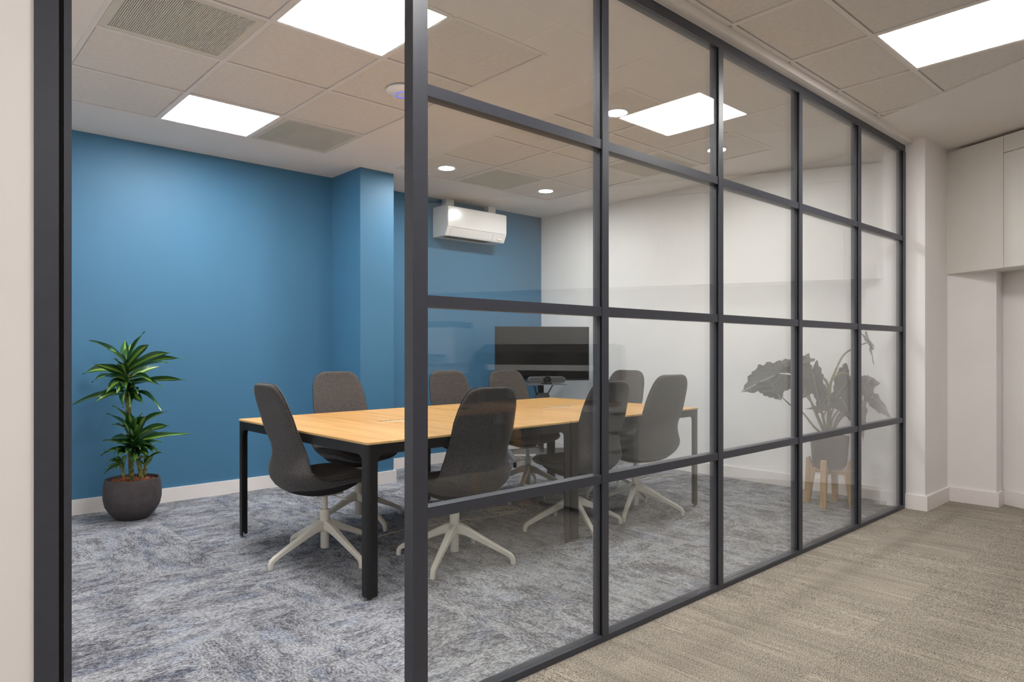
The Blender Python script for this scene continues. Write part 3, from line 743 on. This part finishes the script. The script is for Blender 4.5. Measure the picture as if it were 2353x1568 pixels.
def cane(px0, py0, px1, py1, d0, d1, r):
    a, b = at(px0, py0, d0), at(px1, py1, d1); n = 28
    pts = [a.lerp(b, k/n) + Vector((math.sin(k*.5)*.002, math.cos(k*.43)*.002, 0)) for k in range(n+1)]
    obj('cane', MB().tube(pts, [r*(1.0 + 0.10*(k % 4 == 0)) for k in range(n+1)], 12), M['cane'], t, smooth=60)
cane(302, 1103, 291, 850, 4.66, 4.66, 0.0165)
cane(325, 1100, 308, 985, 4.60, 4.62, 0.0150)
cane(331, 1096, 336, 1060, 4.62, 4.62, 0.0105)
cane(285, 1102, 279, 1062, 4.56, 4.56, 0.0100)

def dlim(px): return 5.45 / (FY + RY*(px - 1176.5)/1572.0)
def strap_leaf(parent, base, tip, arch, width, roll=0.0, curl=0.0, name='leaf', m='leaf', rows=11, cols=5):
    base, tip = Vector(base), Vector(tip); L = (tip - base).length
    ctrl = (base + tip)/2 + Vector((0, 0, arch))
    me = bpy.data.meshes.new(name); bm = bmesh.new(); uvl = bm.loops.layers.uv.new('UVMap'); G = []
    for i in range(rows):
        s = i/(rows-1)
        p = base*(1-s)**2 + ctrl*2*s*(1-s) + tip*s*s
        tg = ((ctrl - base)*(1-s) + (tip - ctrl)*s).normalized()
        side = tg.cross(Vector((0,0,1)))
        if side.length < 0.05: side = Vector((1,0,0))
        side.normalize(); side = Matrix.Rotation(roll, 3, tg) @ side
        up = side.cross(tg).normalized()
        wd = width * (0.16 + 0.84*math.sin(math.pi*min(1, (s*0.93 + 0.02))**0.82)) if s < 0.999 else width*0.04
        wd *= 1.0 if s < .7 else max(0.03, 1 - ((s-.7)/.3)**2.2)
        row = []
        for j in range(cols):
            u = -1 + 2*j/(cols-1)
            wave = 0.10*width*math.sin(s*9 + u*2)*abs(u)
            row.append((bm.verts.new(p + side*wd*u*0.5 + up*(abs(u)**1.3*wd*(0.20 + curl) + wave)), (u*.5 + .5, s)))
        G.append(row)
    for a, b in zip(G, G[1:]):
        for j in range(cols-1):
            q = (a[j], a[j+1], b[j+1], b[j]); f = bm.faces.new([x[0] for x in q]); f.smooth = True
            for lp, x in zip(f.loops, q): lp[uvl].uv = x[1]
    bm.to_mesh(me); bm.free(); me.materials.append(M[m])
    o = bpy.data.objects.new(name, me); COL.objects.link(o); o.parent = parent
    return o
TOP = [(205,782),(332,762),(343,790),(287,783),(394,810),(420,824),(365,843),(386,833),(429,873),(190,860),(211,879),(217,838),(166,930),(219,925),(282,938),(299,936),(329,928),(371,943),(376,889),
       (247,803),(262,825),(326,926),(243,905),(318,905),(312,835),(302,880),(268,905),(342,872),(290,900),(255,868),(300,792),(275,838),(352,880),(230,868)]
LOW = [(246,950),(259,932),(259,976),(237,1012),(232,1047),(269,1050),(315,1054),(323,1033),(386,945),(391,978),(434,997),(371,1016),(365,1037),(322,1025),(336,956),(344,964),(241,1038),(300,1040),(363,1035),(352,1040),(281,1020),(329,1000),(345,1020),(262,1042),(306,1012),(276,1000),(300,985),(356,1000),(318,975),(342,1048),(255,1010),(312,1066),(290,1044),(372,995),(296,950),(314,958),(328,948),(350,985),(283,968),(270,1020),(338,1030),(357,1025)]
SML = [((281,1078),4.56,[(244,1066),(241,1080),(238,1091),(254,1061),(262,1052),(290,1046),(268,1083)]), ((334,1074),4.62,[(381,1042),(349,1058),(346,1066),(340,1067),(352,1050),(318,1050),(330,1045),(300,1062)])]
rnd = random.Random(5)
for k, (px, py) in enumerate(TOP):
    up_ = (py < 800); by = 905 - 70*max(0, min(1, (930 - py)/150.0)) + rnd.uniform(-8, 8)
    b = at(291.5 + rnd.uniform(-2, 2), by, PD)
    flat = at(px, py, PD); pl = (flat - b).length
    want = 0.36 if abs(px - 291) > 30 else 0.30
    dd = math.sqrt(max(0.0, want*want - pl*pl)); dd = min(dd, 0.20)
    sgn = -1 if (py > 880 or k % 3) else 1
    if sgn > 0: dd = min(dd, 0.14)
    tip = at(px, py, min(PD + sgn*dd, dlim(px)))
    droop = (tip - b).z
    arch = 0.072 if droop < 0.02 else 0.03
    strap_leaf(t, b, tip, arch + rnd.uniform(-.02, .02), 0.060 if not up_ else 0.056, rnd.uniform(-.9, .9), rnd.uniform(0, .15))
for k, (px, py) in enumerate(LOW):
    by = 1048 - 55*max(0, min(1, (1055 - py)/110.0)) + rnd.uniform(-6, 6)
    b = at(306 + rnd.uniform(-3, 5), by, 4.61)
    flat = at(px, py, 4.61); pl = (flat - b).length
    dd = min(math.sqrt(max(0.0, 0.27**2 - pl*pl)), 0.16); sgn = -1 if (k % 3 or py > 1010) else 1
    tip = at(px, py, min(4.61 + sgn*dd, dlim(px))); droop = (tip - b).z
    strap_leaf(t, b, tip, (0.06 if droop < 0.03 else 0.025) + rnd.uniform(-.015, .015), 0.062, rnd.uniform(-.8, .8), rnd.uniform(0, .15))
for (bx, by), dd0, tips in SML:
    for k, (px, py) in enumerate(tips):
        b = at(bx + rnd.uniform(-2, 2), by - rnd.uniform(0, 14), dd0)
        tip = at(px, py, dd0 + rnd.uniform(-.10, .03))
        strap_leaf(t, b, tip, 0.04 + rnd.uniform(-.01, .01), 0.032, rnd.uniform(-.5, .5), .1)
obj('plant_tag', MB().box(-.005, .005, -.001, .001, 0, .013), plain('red_tag', (0.6, 0.03, 0.02), 0.5), t, loc=at(284, 1103, 4.54))

# ------------------------------------------------------------------ tall arrow-leaved plant on a wooden stand
QX, QY, QD = 5.150, 2.150, 5.06
t = thing('plant_stand', 'pale wooden plant stand with four splayed legs near the glass', 'plant stand', (QX, QY, 0), D(8))
for k in range(4):
    a = k*H2 + D(0)
    # outward splayed square leg, notched to hold the pot
    mb = MB(); r0, r1, wz = 0.158, 0.138, 0.018
    pts = [(r0 - .018, 0.0), (r0 + .018, 0.0), (r1 + .022, 0.335), (r1 + .002, 0.345), (r1 - .012, 0.30), (r1 - .030, 0.268), (r1 - .034, 0.235)]
    mb.prism(pts, -wz, wz, 'y').bevel(.003, 1)
    obj('leg', mb, M['birch'], t, rz=a)
for k in range(2):
    obj('cross_bar', MB().box(-0.125, 0.125, -0.016, 0.016, 0.232 - 0.0005*k, 0.266).bevel(.002, 1), M['birch'], t, rz=k*H2)
t = thing('potted_alocasia', 'tall arrow-leaved plant with drooping veined leaves in a charcoal pot on the wooden stand', 'plant', (0, 0, 0))
pp = [(0.03, 0.2665), (0.082, 0.267), (0.100, 0.274), (0.114, 0.295), (0.119, 0.320), (0.132, 0.500), (0.133, 0.510), (0.126, 0.510), (0.122, 0.485), (0.02, 0.48)]
obj('pot', MB().lathe(pp, QX, QY, 48), M['greypot'], t, smooth=50)
obj('soil', MB().lathe([(0.124, 0.488), (0.124, 0.494), (0.02, 0.500)], QX, QY, 24), M['pebble'], t)
SX, SY, SO = 5.6, 5.6, (1690, 740)
def q(x, y, d=0.0): return at(SO[0] + x/SX, SO[1] + y/SX, QD + d)
def bez(pts, n=18):
    out = []
    P = [pts[0]] + pts + [pts[-1]]
    for i in range(1, len(P)-2):
        for k in range(n//(len(pts)-1) + 1):
            s = k/(n//(len(pts)-1) + 1)
            a, b, c, d = P[i-1], P[i], P[i+1], P[i+2]
            out.append(0.5*((2*b) + (c - a)*s + (2*a - 5*b + 4*c - d)*s*s + (3*b - a - 3*c + d)*s**3))
    out.append(pts[-1]); return out
def stalk(pts, r0=0.010, r1=0.004):
    P = bez(pts); n = len(P)
    obj('stalk', MB().tube(P, [r0 + (r1 - r0)*k/(n-1) for k in range(n)], 8), M['stalk'], t, smooth=True)
pot_top = lambda px, d=0.0: at(px, 1000, QD + d)
stalk([pot_top(1905), q(1205, 900), q(1300, 600), q(1390, 430), q(1500, 350), q(1620, 295), q(1720, 258)], 0.010, 0.0045)
stalk([pot_top(1908, -.02), q(1215, 850, -.02), q(1290, 700, -.03), q(1390, 655, -.04), q(1450, 680, -.05), q(1490, 760, -.06)], 0.012, 0.004)
stalk([pot_top(1902, .02), q(1190, 830, .02), q(1060, 690, .03), q(940, 580, .03), q(880, 530, .03)], 0.012, 0.004)
stalk([pot_top(1893, -.03), q(1010, 1350, -.04), q(860, 1165, -.05), q(720, 1080, -.06), q(600, 970, -.07)], 0.010, 0.004)
stalk([pot_top(1897, 0), q(1040, 1180, -.02), q(960, 1010, -.04), q(800, 860, -.06), q(640, 770, -.07), q(480, 745, -.07)], 0.011, 0.004)
stalk([pot_top(1900, -.04), q(1110, 1150, -.06), q(1060, 900, -.09), q(1010, 680, -.11)], 0.012, 0.004)
stalk([pot_top(1912, .03), q(1300, 1250, .03), q(1420, 1100, .03), q(1560, 980, .02), q(1640, 830, .0)], 0.010, 0.004)
stalk([pot_top(1914, -.02), q(1300, 1280, -.04), q(1420, 1160, -.05), q(1580, 1120, -.05), q(1700, 1010, -.05), q(1800, 1010, -.05)], 0.010, 0.004)
stalk([pot_top(1907, -.05), q(1250, 1250, -.07), q(1340, 1120, -.10), q(1390, 1020, -.13)], 0.009, 0.004)
stalk([pot_top(1910, .0), q(1360, 1240, -.01), q(1520, 1140, -.02), q(1640, 1060, -.03)], 0.009, 0.004)
stalk([pot_top(1899, -.05), q(1130, 1250, -.08), q(1180, 1120, -.10), q(1240, 1070, -.12)], 0.008, 0.004)
stalk([pot_top(1903, .02), q(1230, 1200, .04), q(1330, 950, .05), q(1440, 780, .05)], 0.009, 0.004)
stalk([pot_top(1896, .03), q(1000, 1100, .05), q(930, 900, .06), q(860, 700, .07), q(760, 560, .07)], 0.010, 0.004)

OUT = [(0.0, -0.10), (0.10, -0.30), (0.20, -0.44), (0.28, -0.50), (0.33, -0.40), (0.30, -0.28), (0.37, -0.16), (0.345, -0.02), (0.37, 0.10), (0.315, 0.22), (0.32, 0.36), (0.245, 0.46), (0.225, 0.60), (0.145, 0.70), (0.10, 0.84), (0.04, 0.93), (0.0, 1.06)]
def smooth_outline(P):
    out = []; E = [P[0]] + P + [P[-1]]
    for i in range(1, len(E)-2):
        for k in range(3):
            s = k/3; a, b, c, d = E[i-1], E[i], E[i+1], E[i+2]
            out.append(tuple(0.5*(2*b[j] + (c[j]-a[j])*s + (2*a[j]-5*b[j]+4*c[j]-d[j])*s*s + (3*b[j]-a[j]-3*c[j]+d[j])*s**3) + (0.010*math.sin(i*2.1 + k*1.9) if j == 0 and 0 < i + k/3 - 1 < len(P) - 2 else 0) for j in (0, 1)))
    out.append(P[-1]); return out
OUT3 = smooth_outline(OUT)
def arrow_leaf(a, tip, width, face, droop=0.12, cup=0.10):
    # a = where the stalk joins; leaf runs from a to tip, face = rough direction of its upper side
    a, tip = Vector(a), Vector(tip); y = tip - a; L = y.length; y.normalize()
    nrm = Vector(face); nrm = (nrm - y*nrm.dot(y)).normalized(); x = y.cross(nrm).normalized()
    me = bpy.data.meshes.new('leaf'); bm = bmesh.new(); uvl = bm.loops.layers.uv.new('UVMap')
    ol = OUT3 + [(-p, q_) for p, q_ in reversed(OUT3[1:-1])]
    def pt(u, v):
        wx = u*width*3.4; d = -cup*abs(u)*2*L*0.9 - droop*L*max(0, v)**2 + 0.030*L*math.sin(v*19 + abs(u)*16)*min(1, abs(u)*5) - 0.10*L*max(0, -v)
        return a + x*wx + y*v*L + nrm*d
    rings = []
    for s in (0.0, 0.38, 0.72, 1.0):
        rings.append([(bm.verts.new(pt(p*s, 0.06*(1-s) + q_*s)), (p*s + .5, (0.06*(1-s) + q_*s + .6)/1.7)) for p, q_ in ol] if s else None)
    c = (bm.verts.new(pt(0, 0.06)), (.5, .66/1.7)); n = len(ol)
    def face_(qs):
        f = bm.faces.new([k[0] for k in qs]); f.smooth = True
        for lp, k in zip(f.loops, qs): lp[uvl].uv = k[1]
    for i in range(n):
        face_((c, rings[1][i], rings[1][(i+1) % n]))
        for A, B in zip(rings[1:], rings[2:]): face_((A[i], B[i], B[(i+1) % n], A[(i+1) % n]))
    bm.to_mesh(me); bm.free(); me.materials.append(M['leaf2'])
    o = bpy.data.objects.new('leaf', me); COL.objects.link(o); o.parent = t
V3 = Vector; vF = V3((FX, FY, 0)); vR = V3((RX, RY, 0)); vU = V3((0, 0, 1))
arrow_leaf(q(520, 680, -.07), q(95, 860, -.12), 0.128, vU*0.75 - vF*0.55, 0.10)          # big drooping leaf on the doorway side
arrow_leaf(q(760, 480, .07), q(385, 585, .07), 0.10, vU*0.95 - vF*0.12 - vR*.2, 0.15)
arrow_leaf(q(470, 810, -.14), q(590, 1000, -.18), 0.085, -vF*0.95 + vU*0.2, 0.05)
arrow_leaf(q(880, 530, .03), q(945, 395, .06), 0.035, -vF*0.7 - vR*0.5, 0.05)
arrow_leaf(q(1000, 680, -.11), q(1085, 1030, -.14), 0.062, -vF*0.96 + vU*0.2, 0.06)
arrow_leaf(q(930, 620, .02), q(800, 760, .0), 0.085, -vF*0.8 - vU*.2, 0.05)
arrow_leaf(q(945, 800, -.05), q(850, 985, -.09), 0.050, -vF*0.85 - vR*0.3, 0.05)
arrow_leaf(q(1445, 750, .04), q(1270, 1010, .0), 0.085, -vF*0.9 + vR*.3, 0.08)
arrow_leaf(q(1235, 1068, -.12), q(895, 1105, -.15), 0.048, vU*0.97 - vF*0.16, 0.04)
arrow_leaf(q(1390, 1015, -.13), q(1480, 1215, -.18), 0.075, -vF*0.75 + vU*.5, 0.06)
arrow_leaf(q(1645, 800, .0), q(1735, 990, -.05), 0.070, -vF*0.9 + vU*.3, 0.08)
arrow_leaf(q(1700, 770, .03), q(1865, 785, .01), 0.055, -vF*0.7 + vU*.6, 0.06)
arrow_leaf(q(1800, 1000, -.05), q(2030, 1215, -.05), 0.075, -vF*0.6 + vU*.4 + vR*.4, 0.10)
arrow_leaf(q(1650, 1090, -.03), q(1650, 1525, -.06), 0.038, -vF*0.9 + vR*.3, 0.02)
arrow_leaf(q(1735, 265, .0), q(1795, 575, -.03), 0.040, -vF*0.45 + vR*0.8, 0.02)
arrow_leaf(q(1740, 270, .0), q(1605, 120, .03), 0.030, vU*0.6 + vR*.6, 0.02)

arrow_leaf(q(900, 640, .05), q(1010, 870, .02), 0.075, -vF*0.85 + vR*.35, 0.08)
arrow_leaf(q(1180, 960, .06), q(1060, 1180, .02), 0.060, -vF*0.9 + vU*.2, 0.06)
arrow_leaf(q(1500, 900, .02), q(1420, 1110, -.02), 0.065, -vF*0.9 - vR*.2, 0.06)
arrow_leaf(q(1560, 760, .05), q(1640, 960, .02), 0.060, -vF*0.85 + vR*.3, 0.06)
arrow_leaf(q(1480, 1120, -.04), q(1500, 1290, -.07), 0.050, -vF*0.9 + vU*.2, 0.05)
arrow_leaf(q(700, 560, .04), q(480, 640, .0), 0.080, vU*0.9 - vF*.4, 0.10)
# ------------------------------------------------------------------ cables and power strip on the carpet
def cable(name, pts, r, m, label):
    P = bez([Vector(p) for p in pts], 14*(len(pts)-1)); o = obj(name, MB().tube(P, r, 6), m, None, smooth=True); return tag(o, label, 'cable')
z = 0.0035
coil = []
for k in range(73):
    a = k*2*math.pi/18; r = 0.075 + 0.018*math.sin(k*.31)
    coil.append((3.214 + r*1.35*math.cos(a - 2.3) + .02*math.sin(k*.17), 3.585 + r*math.sin(a - 2.3), z + 0.0055*(k//18) + .002*math.sin(k*1.3)))
tail = [(2.12, 3.62, z), (2.40, 3.66, z), (2.60, 3.635, z), (2.84, 3.605, z), (3.03, 3.545, z)]
head = [(3.33, 3.50, z + .008), (3.40, 3.60, z), (3.46, 3.68, z), (3.50, 3.58, z), (3.47, 3.49, z), (3.55, 3.60, z), (3.62, 3.67, z), (3.66, 3.58, z), (3.60, 3.56, z + .006), (3.72, 3.70, z), (3.9, 3.9, z), (4.2, 4.4, z), (4.7, 5.0, z), (4.98, 5.30, z)]
cable('coiled_cable', tail + coil + head, 0.0032, M['cable'], 'cream cable lying in a loose coil on the carpet under the table')
cable('floor_cable', [(4.10, 3.86, z), (4.30, 3.80, z), (4.55, 3.745, z), (4.80, 3.70, z), (5.10, 3.64, z), (5.45, 3.57, z)], 0.0045, M['cable'], 'pale cable running along the carpet to the white wall behind the end chair')
t = thing('power_strip', 'white power strip lying on the carpet under the television stand', 'power strip', (5.03, 5.36, 0), D(-38))
obj('strip_body', MB().box(-0.16, 0.16, -0.026, 0.026, 0.002, 0.040).bevel(.004, 1), M['acwhite'], t)
for k in range(4): obj('outlet', MB().box(-0.125 + .07*k, -0.08 + .07*k, -0.018, 0.018, 0.0395, 0.0412), M['bar'], t)
t = thing('power_adapter', 'black plug-in adapter standing on the white power strip', 'adapter', (5.05, 5.335, 0.041), D(-38))
obj('adapter_body', MB().box(-0.032, 0.032, -0.024, 0.024, 0.0, 0.075).bevel(.004, 1), M['bezel'], t)
obj('rating_label', MB().box(0.006, 0.024, -0.0246, -0.0238, 0.02, 0.055), M['grey'], t)
loop = [(4.93, 5.37, .09), (4.90, 5.36, .06), (4.91, 5.34, .02), (4.99, 5.33, .012), (5.03, 5.29, .006), (5.10, 5.27, .006), (5.14, 5.30, .006), (5.05, 5.30, .05), (5.04, 5.325, .062)]
cable('adapter_cable', loop, 0.003, M['bezel'], 'thin black cable looping from the adapter on the power strip')

# ------------------------------------------------------------------ open-office furniture mirrored in the glass
th = math.atan2(DS.y, DS.x)
t = thing('plotter', 'wide black large-format printer on a metal stand against the slanting wall', 'printer', (*SK(2.95, -0.06), 0), th)
obj('plotter_body', MB().prism([(-0.30, 0.86), (0.28, 0.86), (0.28, 1.18), (0.0, 1.20), (-0.22, 1.12), (-0.30, 1.02)], -0.66, 0.66, 'x').bevel(.02, 2), M['bezel'], t)
obj('paper_slot', MB().box(-0.50, 0.50, -0.306, -0.296, 0.96, 1.01), M['prn'], t)
obj('paper_shelf', MB().box(-0.62, 0.62, -0.32, 0.26, 0.62, 0.66), M['dwood'], t)
for s in (-1, 1): obj('stand_leg', MB().box(s*.55 - .03, s*.55 + .03, -0.25, 0.25, 0.0, 0.86), M['bezel'], t)
t = thing('office_printer', 'white desktop printer standing on a brown sideboard', 'printer', (*SK(4.10, -0.10), 1.02), th)
obj('printer_body', MB().box(-0.30, 0.30, -0.24, 0.24, 0.0, 0.34).bevel(.02, 2), M['prn'], t)
obj('scanner_lid', MB().box(-0.28, 0.28, -0.22, 0.22, 0.342, 0.40).bevel(.012, 2), M['grey'], t)
obj('paper_tray', MB().box(-0.20, 0.20, -0.36, -0.235, 0.06, 0.085), M['grey'], t)
t = thing('sideboard', 'long brown sideboard along the slanting wall, carrying the white printer', 'sideboard', (*SK(4.35, -0.10), 0), th)
obj('carcass', MB().box(-0.70, 0.70, -0.27, 0.27, 0.06, 1.00), M['dwood'], t); obj('sideboard_top', MB().box(-0.72, 0.72, -0.29, 0.29, 1.00, 1.02), M['dwood'], t)
for k in range(3): obj('sideboard_door', MB().box(-0.69 + .465*k, -0.235 + .465*k, -0.292, -0.272, 0.08, 0.98), M['drawer'], t)
t = thing('drawer_unit', 'grey five-drawer unit with scooped handle cut-outs in the open office', 'drawers', (3.75, 0.20, 0), D(180))
obj('unit_body', MB().box(-0.21, 0.21, -0.28, 0.28, 0.04, 0.72), M['drawer'], t)
for k in range(5):
    dr = obj('drawer', MB().box(-0.208, 0.208, -0.302, -0.282, 0.05 + .133*k, 0.178 + .133*k).bevel(.002, 1), M['drawer'], t)
    obj('handle_cutout', MB().prism([(-0.09, 0.178 + .133*k), (-0.06, 0.163 + .133*k), (0, 0.155 + .133*k), (0.06, 0.163 + .133*k), (0.09, 0.178 + .133*k)], -0.3045, -0.300, 'y'), M['shadow'], dr)  # dark plate on the drawer front, painted as shade in the scoop

t = thing('office_desk', 'dark topped office desk with slanted wooden legs, standing in the open office', 'desk', (2.95, -0.42, 0))
obj('desk_top', MB().box(-0.55, 0.55, -0.32, 0.32, 0.705, 0.73).bevel(.003, 1), M['dwood'], t)
obj('modesty_panel', MB().box(-0.42, 0.30, 0.18, 0.20, 0.28, 0.70), M['bezel'], t)
obj('cable_channel', MB().box(-0.42, 0.42, 0.05, 0.16, 0.60, 0.70), M['drawer'], t)
for sx in (-1, 1):
    for sy in (-1, 1):
        obj('leg', MB().sweep([(sx*.42, sy*.24, 0.705), (sx*.52, sy*.30, 0.0)], [(0.06, 0.05), (0.04, 0.035)], (0, 1, 0)), M['birch'], t)
t = thing('monitor', 'black computer monitor standing on the dark topped office desk', 'monitor', (2.95, -0.40, 0.73))
obj('monitor_panel', MB().box(-0.27, 0.20, 0.10, 0.13, 0.03, 0.25).bevel(.004, 1), M['bezel'], t)
obj('monitor_foot', MB().box(-0.13, 0.06, 0.0, 0.18, 0.0, 0.012), M['bezel'], t)
obj('monitor_neck', MB().box(-0.06, -0.01, 0.085, 0.10, 0.01, 0.16), M['bezel'], t)
